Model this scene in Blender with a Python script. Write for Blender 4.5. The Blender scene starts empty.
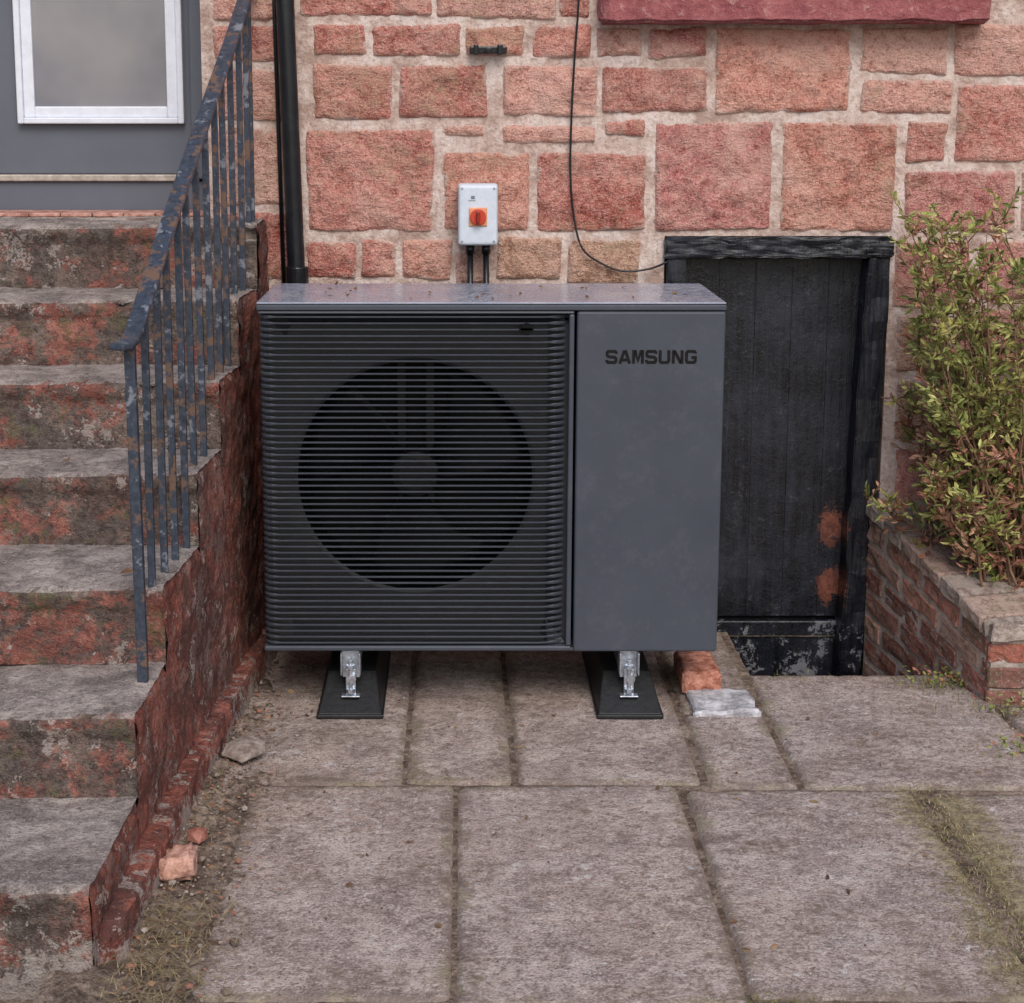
import bpy, bmesh, math, random
from mathutils import Vector, Matrix, noise
random.seed(7)
R=random.random
def U(a,b): return a+(b-a)*R()
scene=bpy.context.scene
COL=scene.collection
# ------------------------------------------------------------------ helpers
def lin(r,g,b):
    f=lambda c:(c/255/12.92) if c/255<=0.04045 else ((c/255+0.055)/1.055)**2.4
    return (f(r),f(g),f(b),1)
class Mt:
    def __init__(s,name):
        s.m=bpy.data.materials.new(name); s.m.use_nodes=True
        s.n=s.m.node_tree.nodes; s.l=s.m.node_tree.links
        s.b=s.n['Principled BSDF']; s.tc=s.n.new('ShaderNodeTexCoord')
        s.co=s.tc.outputs['Object']
    def set(s,sock,v):
        if isinstance(v,bpy.types.NodeSocket): s.l.new(v,sock)
        else: sock.default_value=v
    def mapc(s,scale,rot=(0,0,0),co=None):
        n=s.n.new('ShaderNodeMapping'); s.l.new(co or s.co,n.inputs[0]); n.inputs['Scale'].default_value=scale
        n.inputs['Rotation'].default_value=rot
        return n.outputs[0]
    def noise(s,scale,detail=4,rough=0.6,co=None,dist=0):
        n=s.n.new('ShaderNodeTexNoise'); s.l.new(co or s.co,n.inputs['Vector'])
        n.inputs['Scale'].default_value=scale; n.inputs['Detail'].default_value=min(detail,5)
        n.inputs['Roughness'].default_value=rough; n.inputs['Distortion'].default_value=dist
        return n.outputs[0]
    def ramp(s,fac,stops):
        n=s.n.new('ShaderNodeValToRGB'); s.l.new(fac,n.inputs[0]); e=n.color_ramp.elements
        while len(e)<len(stops): e.new(0.5)
        for i,(p,c) in enumerate(stops):
            e[i].position=p; e[i].color=c if isinstance(c,tuple) else (c,c,c,1)
        return n.outputs[0]
    def mix(s,fac,a,b,mode='MIX'):
        n=s.n.new('ShaderNodeMix'); n.data_type='RGBA'; n.blend_type=mode
        s.set(n.inputs[0],fac); s.set(n.inputs[6],a); s.set(n.inputs[7],b); return n.outputs[2]
    def math(s,op,a,b=0.0,c=None):
        n=s.n.new('ShaderNodeMath'); n.operation=op; s.set(n.inputs[0],a); s.set(n.inputs[1],b)
        if c is not None: s.set(n.inputs[2],c)
        return n.outputs[0]
    def attr(s,name):
        n=s.n.new('ShaderNodeAttribute'); n.attribute_name=name; return n
    def sep(s,co=None):
        n=s.n.new('ShaderNodeSeparateXYZ'); s.l.new(co or s.co,n.inputs[0]); return n.outputs
    def bumps(s,*hs,k=1.0):
        """one bump from several relief layers, each (noise, height in metres)"""
        h=None
        for n,a in hs:
            t=s.math('MULTIPLY',n,a); h=t if h is None else s.math('ADD',h,t)
        b=s.n.new('ShaderNodeBump'); s.l.new(h,b.inputs['Height']); b.inputs['Strength'].default_value=k; b.inputs['Distance'].default_value=1.0
        return b.outputs[0]
    def fin(s,col,rough=0.8,normal=None,metal=0.0,spec=None):
        s.set(s.b.inputs['Base Color'],col); s.set(s.b.inputs['Roughness'],rough); s.b.inputs['Metallic'].default_value=metal
        if normal is not None: s.l.new(normal,s.b.inputs['Normal'])
        if spec is not None: s.b.inputs['Specular IOR Level'].default_value=spec
        return s.m
def empty(name,loc=(0,0,0)):
    e=bpy.data.objects.new(name,None); e.location=loc; e.empty_display_size=0.1; COL.objects.link(e); return e
def parent(o,e):
    o.parent=e; o.matrix_parent_inverse=Matrix.Translation(-e.location)
def mkobj(name,verts,faces,mat,par=None,smooth=False,cols=None,bevel=0,seg=2):
    me=bpy.data.meshes.new(name); me.from_pydata(verts,[],faces); me.update()
    if mat: me.materials.append(mat)
    if smooth: me.polygons.foreach_set('use_smooth',[True]*len(me.polygons))
    if cols is not None:
        a=me.color_attributes.new('pc','FLOAT_COLOR','POINT')
        a.data.foreach_set('color',[c for q in cols for c in q])
    o=bpy.data.objects.new(name,me); COL.objects.link(o)
    if par: parent(o,par)
    if bevel:
        b=o.modifiers.new('bevel','BEVEL'); b.width=bevel; b.segments=seg; b.limit_method='ANGLE'; b.angle_limit=math.radians(40)
    return o
class G:
    def __init__(s): s.v=[]; s.f=[]
    def box(s,x0,x1,y0,y1,z0,z1):
        i=len(s.v); p=[(x0,y0,z0),(x1,y0,z0),(x1,y1,z0),(x0,y1,z0),(x0,y0,z1),(x1,y0,z1),(x1,y1,z1),(x0,y1,z1)]
        s.v+=p; s.f+=[tuple(i+k for k in q) for q in ((0,3,2,1),(4,5,6,7),(0,1,5,4),(1,2,6,5),(2,3,7,6),(3,0,4,7))]
    def hexa(s,p):
        i=len(s.v); s.v+=p; s.f+=[tuple(i+k for k in q) for q in ((0,3,2,1),(4,5,6,7),(0,1,5,4),(1,2,6,5),(2,3,7,6),(3,0,4,7))]
    def tube(s,pts,r,seg=10,cap=True,sq=None):
        n0=len(s.v); pts=[Vector(p) for p in pts]; N=len(pts)
        for k,p in enumerate(pts):
            t=(pts[min(k+1,N-1)]-pts[max(k-1,0)]).normalized()
            ref=Vector((0,0,1)) if abs(t.z)<0.9 else Vector((0,1,0))
            a=t.cross(ref).normalized(); b=a.cross(t)
            rr=r[k] if isinstance(r,(list,tuple)) else r
            if sq:
                for sa,sb in ((-1,-1),(1,-1),(1,1),(-1,1)): s.v.append(tuple(p+a*sa*sq[0]+b*sb*sq[1]))
            else:
                for j in range(seg):
                    th=2*math.pi*j/seg; s.v.append(tuple(p+a*math.cos(th)*rr+b*math.sin(th)*rr))
        m=4 if sq else seg
        for k in range(N-1):
            for j in range(m):
                j2=(j+1)%m; s.f.append((n0+k*m+j,n0+k*m+j2,n0+(k+1)*m+j2,n0+(k+1)*m+j))
        if cap:
            s.f.append(tuple(n0+j for j in reversed(range(m)))); s.f.append(tuple(n0+(N-1)*m+j for j in range(m)))
    def obj(s,name,mat,par=None,**k): return mkobj(name,s.v,s.f,mat,par,**k)
def fr(x,y,z=0,o=4): return noise.fractal(Vector((x,y,z)),1.0,2.0,o)
def ss(t):
    t=max(0,min(1,t)); return t*t*(3-2*t)
def patches(name,quads,res,place,lift,edge_w,amp,freq,mat,par=None,jit=0.006,low=0.0,sink=.15,clampmin=None,rag=0.9,corner=.025):
    """quads: (u0,v0,u1,v1,colour,roughness factor) -> each a rounded, uneven slab of stone"""
    V=[];F=[];C=[]
    for qi,q in enumerate(quads):
        u0,v0,u1,v1,col=q[:5]; k=q[5] if len(q)>5 else 1.0; rs=q[6] if len(q)>6 else res
        c=[(u0+U(-jit,jit),v0+U(-jit,jit)),(u1+U(-jit,jit),v0+U(-jit,jit)),(u1+U(-jit,jit),v1+U(-jit,jit)),(u0+U(-jit,jit),v1+U(-jit,jit))]
        w=u1-u0; h=v1-v0; nx=max(3,int(w/rs)+1); ny=max(3,int(h/rs)+1)
        ax=[i/nx for i in range(nx+1)]; ay=[i/ny for i in range(ny+1)]; i0=len(V); sd=qi*7.31
        tx,ty=U(-1,1)*low,U(-1,1)*low
        for b in ay:
            for a in ax:
                u=(c[0][0]*(1-a)+c[1][0]*a)*(1-b)+(c[3][0]*(1-a)+c[2][0]*a)*b
                v=(c[0][1]*(1-a)+c[1][1]*a)*(1-b)+(c[3][1]*(1-a)+c[2][1]*a)*b
                dx=min(a,1-a)*w; dy=min(b,1-b)*h
                rr=corner
                d=min(dx,dy)
                if dx<rr and dy<rr: d=rr-math.hypot(rr-dx,rr-dy)
                dn=d+(noise.noise(Vector((u*14,v*14,sd)))*0.6+noise.noise(Vector((u*45,v*45,sd)))*0.4)*edge_w*rag
                e=ss(dn/edge_w)
                hh=-sink*lift+lift*e
                if d<=0.0005: hh=-lift*1.2
                hh+=amp*k*fr(u*freq,v*freq,sd,5)*ss(d/0.03)+tx*(a-.5)+ty*(b-.5)
                if clampmin is not None and e>.6 and hh<clampmin: hh=clampmin+(hh-clampmin)*.1
                V.append(place(u,v,hh)); C.append((col[0],col[1],col[2],max(0,d)))
        for j in range(ny):
            for i in range(nx):
                p=i0+j*(nx+1)+i; F.append((p,p+1,p+nx+2,p+nx+1))
    return mkobj(name,V,F,mat,par,smooth=True,cols=C)

# ------------------------------------------------------------------ materials
def m_stone():
    m=Mt('sandstone'); a=m.attr('pc'); n1=m.noise(7,5,0.78); n2=m.noise(38,4,0.8); n3=m.noise(170,3,0.8)
    base=a.outputs['Color']
    c=m.mix(m.ramp(n1,[(0.42,0.0),(0.60,0.7)]),base,m.mix(0.55,base,lin(224,180,164)))
    c=m.mix(m.ramp(n1,[(0.36,0.6),(0.46,0.0)]),c,m.mix(1.0,c,lin(206,176,170),'MULTIPLY'))
    c=m.mix(m.ramp(n2,[(0.38,0.7),(0.48,0.0)]),c,m.mix(1.0,c,lin(186,160,154),'MULTIPLY'))
    c=m.mix(m.ramp(n2,[(0.54,0.0),(0.64,0.4)]),c,lin(224,182,166))
    c=m.mix(m.ramp(n3,[(0.53,0.0),(0.66,0.5)]),c,lin(236,206,192))
    c=m.mix(m.ramp(n3,[(0.36,0.6),(0.46,0.0)]),c,m.mix(1.0,c,lin(158,130,124),'MULTIPLY'))
    lo=m.noise(2.5,4,0.8)
    c=m.mix(m.ramp(lo,[(0.50,0.0),(0.62,0.45)]),c,lin(218,182,166))
    g=m.math('MULTIPLY',m.ramp(lo,[(0.38,0.45),(0.46,0.0)]),m.ramp(n2,[(0.4,0.3),(0.58,1.0)]))
    c=m.mix(g,c,lin(160,144,114))
    dk=m.ramp(m.noise(12,4,0.85),[(0.57,0.0),(0.67,0.5)])
    c=m.mix(dk,c,lin(130,88,80))
    e=m.math('SUBTRACT',a.outputs['Alpha'],m.math('MULTIPLY',m.math('SUBTRACT',m.noise(16,4,0.85),0.44),0.075))
    sm=m.ramp(m.math('MULTIPLY',e,100.0),[(0.0,1.0),(0.7,0.0)])
    c=m.mix(m.math('MULTIPLY',sm,0.7),c,m.mix(n2,lin(192,168,156),lin(220,202,192)))
    co=m.mapc((30,30,120),(0,0.7,0))
    ch=m.noise(1.0,3,0.7,co)
    return m.fin(c,0.9,m.bumps((n1,.022),(ch,.006),(n2,.015),(n3,.004)),spec=0.2)
def m_mortar():
    m=Mt('lime_mortar'); n1=m.noise(9,4,0.8); n2=m.noise(60,4,0.8)
    c=m.ramp(n1,[(0.38,lin(176,150,138)),(0.5,lin(206,184,173)),(0.60,lin(222,206,198))])
    c=m.mix(m.ramp(n2,[(0.36,0.6),(0.48,0.0)]),c,lin(150,124,114))
    return m.fin(c,0.95,m.bumps((n1,.010),(n2,.006)),spec=0.15)
def m_paving():
    m=Mt('weathered_flagstone'); a=m.attr('pc'); n0=m.noise(1.7,4,0.7); n1=m.noise(5,5,0.8); n2=m.noise(34,4,0.85); n3=m.noise(160,3,0.85)
    c=m.ramp(n1,[(0.38,lin(140,125,121)),(0.46,lin(162,147,142)),(0.54,lin(180,165,159)),(0.62,lin(196,182,174))])
    c=m.mix(0.8,c,a.outputs['Color'],'MULTIPLY')
    c=m.mix(m.ramp(n0,[(0.46,0.0),(0.56,0.4)]),c,lin(174,149,136))
    c=m.mix(m.ramp(n2,[(0.40,0.7),(0.48,0.0)]),c,lin(118,103,96))
    c=m.mix(m.ramp(n2,[(0.53,0.0),(0.62,0.5)]),c,lin(204,190,183))
    c=m.mix(m.ramp(n3,[(0.53,0.0),(0.64,0.55)]),c,lin(214,204,198))
    c=m.mix(m.ramp(n3,[(0.37,0.65),(0.46,0.0)]),c,lin(94,82,76))
    n4=m.noise(3.0,5,0.85)
    bl=m.math('MULTIPLY',m.ramp(n4,[(0.49,0.0),(0.64,0.9)]),m.ramp(n2,[(0.42,1.0),(0.56,0.3)]))
    c=m.mix(bl,c,lin(122,105,92))
    li=m.math('MULTIPLY',m.ramp(m.noise(26,4,0.85),[(0.57,0.0),(0.60,1.0)]),m.ramp(n4,[(0.41,1.0),(0.47,0.0)]))
    c=m.mix(m.math('MULTIPLY',li,0.75),c,lin(214,210,208))
    e=m.math('SUBTRACT',a.outputs['Alpha'],m.math('MULTIPLY',m.math('SUBTRACT',m.noise(7,5,0.88),0.45),0.24))
    jd=m.ramp(m.math('MULTIPLY',e,34.0),[(0.0,0.65),(0.9,0.0)])
    c=m.mix(jd,c,m.mix(m.ramp(n1,[(0.5,0.0),(0.56,1.0)]),lin(122,107,97),lin(130,120,94)))
    x,y,z=m.sep()
    dx=m.math('ABSOLUTE',m.math('SUBTRACT',x,1.19)); mk=m.math('SUBTRACT',m.math('MULTIPLY',m.noise(8,5,0.9),0.42),dx)
    mk=m.math('SUBTRACT',mk,m.math('MULTIPLY',m.math('MAXIMUM',m.math('SUBTRACT',y,4.0),0.0),1.2))
    c=m.mix(m.ramp(mk,[(0.07,0.0),(0.15,0.75)]),c,m.mix(m.ramp(n2,[(.42,0.0),(.58,1.0)]),lin(112,100,76),lin(156,144,104)))
    return m.fin(c,m.ramp(n1,[(0.4,0.75),(0.6,0.95)]),m.bumps((n1,.010),(n2,.010),(n3,.003)),spec=0.25)
def m_soil():
    m=Mt('soil'); n1=m.noise(9,4,0.8); n2=m.noise(70,4,0.8)
    c=m.ramp(n1,[(0.38,lin(94,81,72)),(0.5,lin(126,110,98)),(0.62,lin(156,139,125))])
    c=m.mix(m.ramp(n2,[(0.38,0.75),(0.5,0.0)]),c,lin(72,60,52)); c=m.mix(m.ramp(n2,[(0.56,0.0),(0.66,0.6)]),c,lin(178,163,150))
    return m.fin(c,0.95,m.bumps((n1,.018),(n2,.009)),spec=0.1)
def m_step(side=False):
    m=Mt('painted_side_wall' if side else 'worn_concrete_steps'); n1=m.noise(8,5,0.82); n2=m.noise(42,4,0.85); n3=m.noise(165,3,0.85)
    conc=m.ramp(n1,[(0.38,lin(116,107,102)),(0.47,lin(146,135,129)),(0.55,lin(168,156,149)),(0.64,lin(186,175,167))])
    conc=m.mix(m.ramp(n2,[(0.40,0.6),(0.48,0.0)]),conc,lin(96,85,80))
    conc=m.mix(m.ramp(n3,[(0.54,0.0),(0.64,0.5)]),conc,lin(202,192,185))
    conc=m.mix(m.ramp(n3,[(0.36,0.55),(0.45,0.0)]),conc,lin(86,77,72))
    red=m.ramp(n1,[(0.38,lin(124,74,66)),(0.5,lin(150,90,78)),(0.62,lin(172,114,100))])
    if side: red=m.ramp(n1,[(0.38,lin(110,60,52)),(0.5,lin(144,84,72)),(0.62,lin(170,112,98))])
    red=m.mix(m.ramp(n2,[(0.40,0.6),(0.49,0.0)]),red,lin(92,56,51))
    red=m.mix(m.ramp(n3,[(0.56,0.0),(0.66,0.4)]),red,lin(188,154,140))
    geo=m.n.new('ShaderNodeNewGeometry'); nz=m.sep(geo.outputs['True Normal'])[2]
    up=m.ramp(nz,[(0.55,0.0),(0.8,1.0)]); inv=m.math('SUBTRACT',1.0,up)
    n4=m.noise(3.4,5,0.85); n5=m.noise(6.5,5,0.88)
    if side:
        c=m.mix(m.ramp(n4,[(0.46,0.0),(0.56,0.8)]),red,lin(84,60,56))
        c=m.mix(m.math('MULTIPLY',m.ramp(n5,[(0.53,0.0),(0.56,1.0)]),0.5),c,m.mix(0.6,conc,lin(124,96,88)))
        c=m.mix(m.ramp(m.noise(11,4,0.88),[(0.59,0.0),(0.61,0.7)]),c,lin(168,154,146))
    else:
        peel=m.ramp(n4,[(0.46,1.0),(0.51,0.0)])
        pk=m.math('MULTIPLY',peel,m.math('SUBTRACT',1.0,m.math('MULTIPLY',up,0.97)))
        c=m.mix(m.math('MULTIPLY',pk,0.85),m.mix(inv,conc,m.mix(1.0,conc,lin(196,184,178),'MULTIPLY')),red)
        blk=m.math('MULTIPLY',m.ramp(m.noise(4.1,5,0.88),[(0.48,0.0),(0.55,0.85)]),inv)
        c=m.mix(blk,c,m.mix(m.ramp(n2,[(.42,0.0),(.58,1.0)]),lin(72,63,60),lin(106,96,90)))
        wh=m.math('MULTIPLY',m.ramp(n5,[(0.57,0.0),(0.60,1.0)]),inv)
        c=m.mix(m.math('MULTIPLY',wh,0.65),c,lin(178,167,160))
        ms=m.math('MULTIPLY',m.ramp(n5,[(0.38,0.6),(0.43,0.0)]),inv)
        c=m.mix(ms,c,lin(100,98,68))
    z=m.sep()[2]; gz=m.math('SUBTRACT',0.12,z); ef=m.math('ADD',m.math('MULTIPLY',gz,1.4),n5)
    c=m.mix(m.ramp(ef,[(0.60,0.0),(0.64,0.7)]),c,lin(166,155,148))
    return m.fin(c,0.85,m.bumps((n1,.016),(n2,.012),(n3,.003)),spec=0.25)
def m_casing(name='charcoal_sheet_metal',base=(69,74,84),rough=0.42):
    m=Mt(name); n=m.noise(2.5,4,0.7)
    c=m.ramp(n,[(0.3,lin(base[0]-4,base[1]-4,base[2]-4)),(0.7,lin(base[0]+4,base[1]+4,base[2]+4))])
    c=m.mix(m.ramp(m.noise(16,4,0.85),[(0.53,0.0),(0.66,0.14)]),c,lin(112,112,114))
    return m.fin(c,m.ramp(n,[(0.3,rough-.06),(0.7,rough+.08)]),None,spec=0.45)
def m_simple(name,rgb,rough=0.5,metal=0,var=12,sc=20,bmp=0.2,spec=None):
    m=Mt(name); n=m.noise(sc,4,0.78)
    a=lin(*[max(0,x-var) for x in rgb]); b=lin(*[min(255,x+var) for x in rgb])
    return m.fin(m.ramp(n,[(0.38,a),(0.62,b)]),rough,m.bumps((n,bmp*.004)),metal,spec)
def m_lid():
    m=Mt('lid_metal_painted_sheen'); n=m.noise(2.5,4,0.7); sp=m.noise(44,4,.85)
    c=m.ramp(n,[(0.4,lin(138,144,160)),(0.6,lin(158,163,178))])  # sky reflection put into the base colour, paler and bluer than the casing
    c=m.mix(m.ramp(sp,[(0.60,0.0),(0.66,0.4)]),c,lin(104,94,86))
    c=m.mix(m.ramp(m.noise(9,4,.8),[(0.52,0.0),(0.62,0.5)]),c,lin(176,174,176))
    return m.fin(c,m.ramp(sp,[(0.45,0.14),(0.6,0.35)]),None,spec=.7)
def m_rail():
    m=Mt('worn_iron_paint'); n=m.noise(14,4,0.75); n2=m.noise(60,4,0.7)
    c=m.ramp(n2,[(0.3,lin(38,44,54)),(0.7,lin(68,77,92))])
    c=m.mix(m.ramp(n,[(0.55,0.0),(0.60,0.9)]),c,lin(112,86,70))
    c=m.mix(m.ramp(n,[(0.37,0.6),(0.42,0.0)]),c,lin(146,148,156))
    return m.fin(c,0.45,m.bumps((n2,.0012)))
def m_blackdoor():
    m=Mt('flaking_black_paint'); co=m.mapc((14,14,0.8)); n=m.noise(3,4,0.8,co); n2=m.noise(24,5,0.88); n3=m.noise(4,5,0.8)
    c=m.ramp(n,[(0.38,lin(11,12,18)),(0.62,lin(31,34,44))])
    c=m.mix(m.ramp(n3,[(0.50,0.0),(0.64,0.35)]),c,lin(54,58,70))
    c=m.mix(m.ramp(n2,[(0.60,0.0),(0.66,0.45)]),c,lin(88,90,98))
    x,y,z=m.sep()
    def blob(cx,cz,r):
        dx=m.math('MULTIPLY',m.math('SUBTRACT',x,cx),1.6); dz=m.math('SUBTRACT',z,cz)
        d=m.math('SQRT',m.math('ADD',m.math('MULTIPLY',dx,dx),m.math('MULTIPLY',dz,dz)))
        d=m.math('ADD',d,m.math('MULTIPLY',m.math('SUBTRACT',n2,0.5),0.22))
        return m.ramp(m.math('DIVIDE',d,r),[(0.9,1.0),(1.0,0.0)])
    rb=m.ramp(n2,[(.4,lin(92,54,46)),(.6,lin(140,84,68))])
    c=m.mix(blob(1.243,0.33,0.062),c,rb); c=m.mix(blob(1.243,0.13,0.062),c,rb)
    lo=m.math('MULTIPLY',m.ramp(z,[(0.0,1.0),(0.03,0.0)]),m.ramp(m.noise(8,5,0.88),[(0.55,0.0),(0.58,1.0)]))
    c=m.mix(m.math('MULTIPLY',lo,0.55),c,lin(150,150,156))
    return m.fin(c,m.ramp(n3,[(0.4,0.25),(0.6,0.5)]),m.bumps((n,.003),(n2,.003)))
def m_brick():
    m=Mt('old_brick'); a=m.attr('pc'); n1=m.noise(18,4,0.82); n2=m.noise(90,3,0.8)
    c=m.mix(m.ramp(n1,[(0.38,0.7),(0.50,0.0)]),a.outputs['Color'],lin(92,66,60))
    n5=m.noise(6,5,0.88)
    c=m.mix(m.ramp(n5,[(0.52,0.0),(0.58,0.45)]),c,lin(140,126,116))
    c=m.mix(m.ramp(n5,[(0.40,0.6),(0.46,0.0)]),c,lin(98,94,70))
    c=m.mix(m.ramp(n2,[(0.55,0.0),(0.64,0.5)]),c,lin(184,164,152))
    return m.fin(c,0.9,m.bumps((n1,.006),(n2,.003)),spec=0.2)
def m_attr(name,rough=0.6):
    m=Mt(name); a=m.attr('pc'); n=m.noise(60,2,0.6)
    c=m.mix(m.ramp(n,[(0.35,0.25),(0.6,0.0)]),a.outputs['Color'],lin(80,72,44))
    return m.fin(c,rough,None,spec=0.3)
STONE=m_stone(); MORT=m_mortar(); PAVE=m_paving(); SOIL=m_soil(); STEP=m_step(); SIDE=m_step(True)
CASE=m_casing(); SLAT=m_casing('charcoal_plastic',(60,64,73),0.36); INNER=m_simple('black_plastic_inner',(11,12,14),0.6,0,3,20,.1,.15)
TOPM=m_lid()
BLACK=m_simple('black_pvc',(22,24,30),0.3,0,5); RUB=m_simple('black_rubber',(24,25,27),0.5,0,7,60,0.4)
GALV=m_simple('galvanised_steel',(196,204,214),0.3,0.8,26,40,0.2)
RAIL=m_rail(); BDOOR=m_blackdoor(); BRICK=m_brick()

# ------------------------------------------------------------------ camera
H=1.70; FPX=1700.0
cam=bpy.data.cameras.new('camera'); co=bpy.data.objects.new('camera',cam); COL.objects.link(co)
co.location=(0,0,H); co.rotation_euler=(math.radians(80),0,0)
cam.sensor_fit='HORIZONTAL'; cam.sensor_width=36; cam.lens=FPX/1024*36
cam.shift_x=57/1024; cam.shift_y=-(501.5-405)/1024; cam.clip_end=2000; cam.clip_start=0.05
scene.camera=co

# ------------------------------------------------------------------ stone house
YW=5.40
house=empty('stone_house',(0,YW,0))
SVU=lambda u,v:((u-455)/(323-0.032*v), 2.021-0.003*v-3.8e-7*v*v)   # elevation survey sheet -> metres on facade
tones=[lin(208,146,132),lin(196,130,116),lin(210,158,144),lin(200,136,124),lin(190,120,108),lin(208,158,144),lin(202,146,130)]
RD=lin(186,112,108); PK=lin(214,162,148); RG=lin(182,110,98); PL=lin(214,168,154); DR=lin(200,130,118); GN=lin(190,152,126); OR=lin(206,142,124)
sv=[(300,-48,430,17,DR),(434,-48,556,19,PK),(560,-48,592,19,RG),
(314,25,366,57,DR),(371,25,462,57,RG),(466,25,525,57,OR),(532,25,592,57,DR),(597,27,642,57,PK),(647,27,708,58,RD),
(716,27,853,113,OR),(862,28,948,75,PL),(954,26,1080,78,PK),(862,81,952,115,PK),(958,84,1080,163,DR),
(313,64,393,120,DR),(399,64,487,120,RG),(503,66,596,118,PK),(602,66,707,113,RG),
(604,121,645,137,DR),(443,127,484,138,PK),(502,125,596,143,PK),
(306,128,434,232,DR),(443,152,530,231,OR),(538,152,648,231,RG),(656,122,775,230,RD),(781,122,898,232,OR),(906,122,948,163,DR),
(905,171,1016,231,RD),(1022,171,1100,231,PK),
(308,240,357,277,RG),(363,240,396,277,DR),(400,238,452,280,OR),(456,250,492,285,PL),(497,236,562,280,GN),(568,238,640,284,GN),
(300,286,390,345,DR),(395,286,470,345,PK),(476,290,560,350,DR),(566,292,662,345,PK),
(896,240,972,308,DR),(979,238,1090,300,RD),(896,315,950,372,GN),(957,308,1080,372,DR),(896,379,1000,440,GN),(1007,379,1090,450,DR),
(896,446,965,505,DR),(972,447,1010,505,PK),(1017,457,1100,520,PK),
(214,-48,281,20,PK),(214,26,281,62,DR),(216,68,283,122,PK),(216,128,284,206,PL),(222,211,288,280,RG),(225,286,293,345,DR)]
Q=[]
def jitc(c,s=0.08):
    f=1+U(-s,s); g=1+U(-.05,.05); return (c[0]*f,c[1]*f*g,c[2]*f*g)
for u0,v0,u1,v1,c in sv:
    xa,za=SVU((u0),(v1)); xb,zb=SVU(u1,v0); xa2,_=SVU(u0,v0)
    ex=.005
    Q.append((min(xa,xa2)-ex,za-ex,xb+ex,zb+ex,jitc(c,.09),U(0.6,1.7)))
OPEN=[(-1.80,-0.79,1.344,3.35),(0.665,1.382,-0.40,1.292),(0.50,1.62,2.055,3.05)]
def clear(x0,x1,z0,z1):
    return all(not(x0<o[1]-.01 and x1>o[0]+.01 and z0<o[3]-.01 and z1>o[2]+.01) for o in OPEN)
def fillrows(xa,xb,za,zb,res):
    z=za
    while z<zb-0.05:
        h=min(U(.15,.30),zb-z); 
        if zb-z-h<.1: h=zb-z
        x=xa
        while x<xb-0.03:
            w=min(U(.2,.5),xb-x)
            if xb-x-w<.12: w=xb-x
            Q.append((x+.008,z+.007,x+w-.008,z+h-.007,jitc(random.choice(tones)),U(.6,1.6),res))
            x+=w
        z+=h
Zc=SVU(0,345)[1]-.012
fillrows(-.80,.655,-.02,Zc,.03)
fillrows(1.40,3.2,-.4,SVU(0,520)[1],.03)
fillrows(2.05,6.0,SVU(0,520)[1],2.05,.04)
zt=SVU(0,-48)[1]+.01
fillrows(-.78,.48,zt,3.6,.04); fillrows(1.64,6.0,zt,3.6,.04); fillrows(.50,1.62,3.28,3.6,.04)
fillrows(1.68,2.02,2.05,zt,.03)
fillrows(-5,-1.82,-.02,3.6,.04)
Q=[q for q in Q if clear(q[0],q[2],q[1],q[3])]
patches('sandstone_blocks',Q,0.009,lambda u,v,h:(u,YW-h,v),0.010,0.015,0.011,11.0,STONE,house,jit=0.007,low=.005,sink=.14,clampmin=.002,rag=1.25,corner=.018)
xs=sorted({-5,6,*[o[0] for o in OPEN],*[o[1] for o in OPEN]}); zs=sorted({-.6,3.7,*[o[2] for o in OPEN],*[o[3] for o in OPEN]})
g=G()
def quad(g,p): i=len(g.v); g.v+=p; g.f.append((i,i+1,i+2,i+3))
for i in range(len(xs)-1):
    for j in range(len(zs)-1):
        if clear(xs[i],xs[i+1],zs[j],zs[j+1]): quad(g,[(xs[i],YW,zs[j]),(xs[i+1],YW,zs[j]),(xs[i+1],YW,zs[j+1]),(xs[i],YW,zs[j+1])])
for x0,x1,z0,z1 in OPEN:
    for p in ([(x0,YW,z0),(x0,YW+.4,z0),(x0,YW+.4,z1),(x0,YW,z1)],[(x1,YW,z0),(x1,YW+.4,z0),(x1,YW+.4,z1),(x1,YW,z1)],
              [(x0,YW,z1),(x0,YW+.4,z1),(x1,YW+.4,z1),(x1,YW,z1)],[(x0,YW,z0),(x0,YW+.4,z0),(x1,YW+.4,z0),(x1,YW,z0)]): quad(g,p)
quad(g,[(-5,YW,-.6),(-5,10,-.6),(-5,10,3.7),(-5,YW,3.7)]); quad(g,[(6,YW,-.6),(6,10,-.6),(6,10,3.7),(6,YW,3.7)])
quad(g,[(-5,10,-.6),(6,10,-.6),(6,10,3.7),(-5,10,3.7)])
g.obj('wall_mortar',MORT,house)
SLATE=m_simple('slate',(70,72,80),0.6)
g=G(); quad(g,[(-5.3,5.15,3.65),(6.3,5.15,3.65),(6.3,7.8,5.3),(-5.3,7.8,5.3)]); quad(g,[(-5.3,10.2,3.65),(6.3,10.2,3.65),(6.3,7.8,5.3),(-5.3,7.8,5.3)]); g.obj('roof',SLATE,house)
SILL=Mt('red_painted_sill'); n=SILL.noise(30,5,.85); n1=SILL.noise(6,4,.75)
c=SILL.ramp(n1,[(0.38,lin(156,84,88)),(0.62,lin(182,108,110))]); c=SILL.mix(SILL.ramp(n,[(0.55,0.0),(0.62,0.6)]),c,lin(208,164,156))
c=SILL.mix(SILL.ramp(n,[(0.38,0.6),(0.46,0.0)]),c,lin(120,60,64))
SILL=SILL.fin(c,.75,SILL.bumps((n,.016)))
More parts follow.
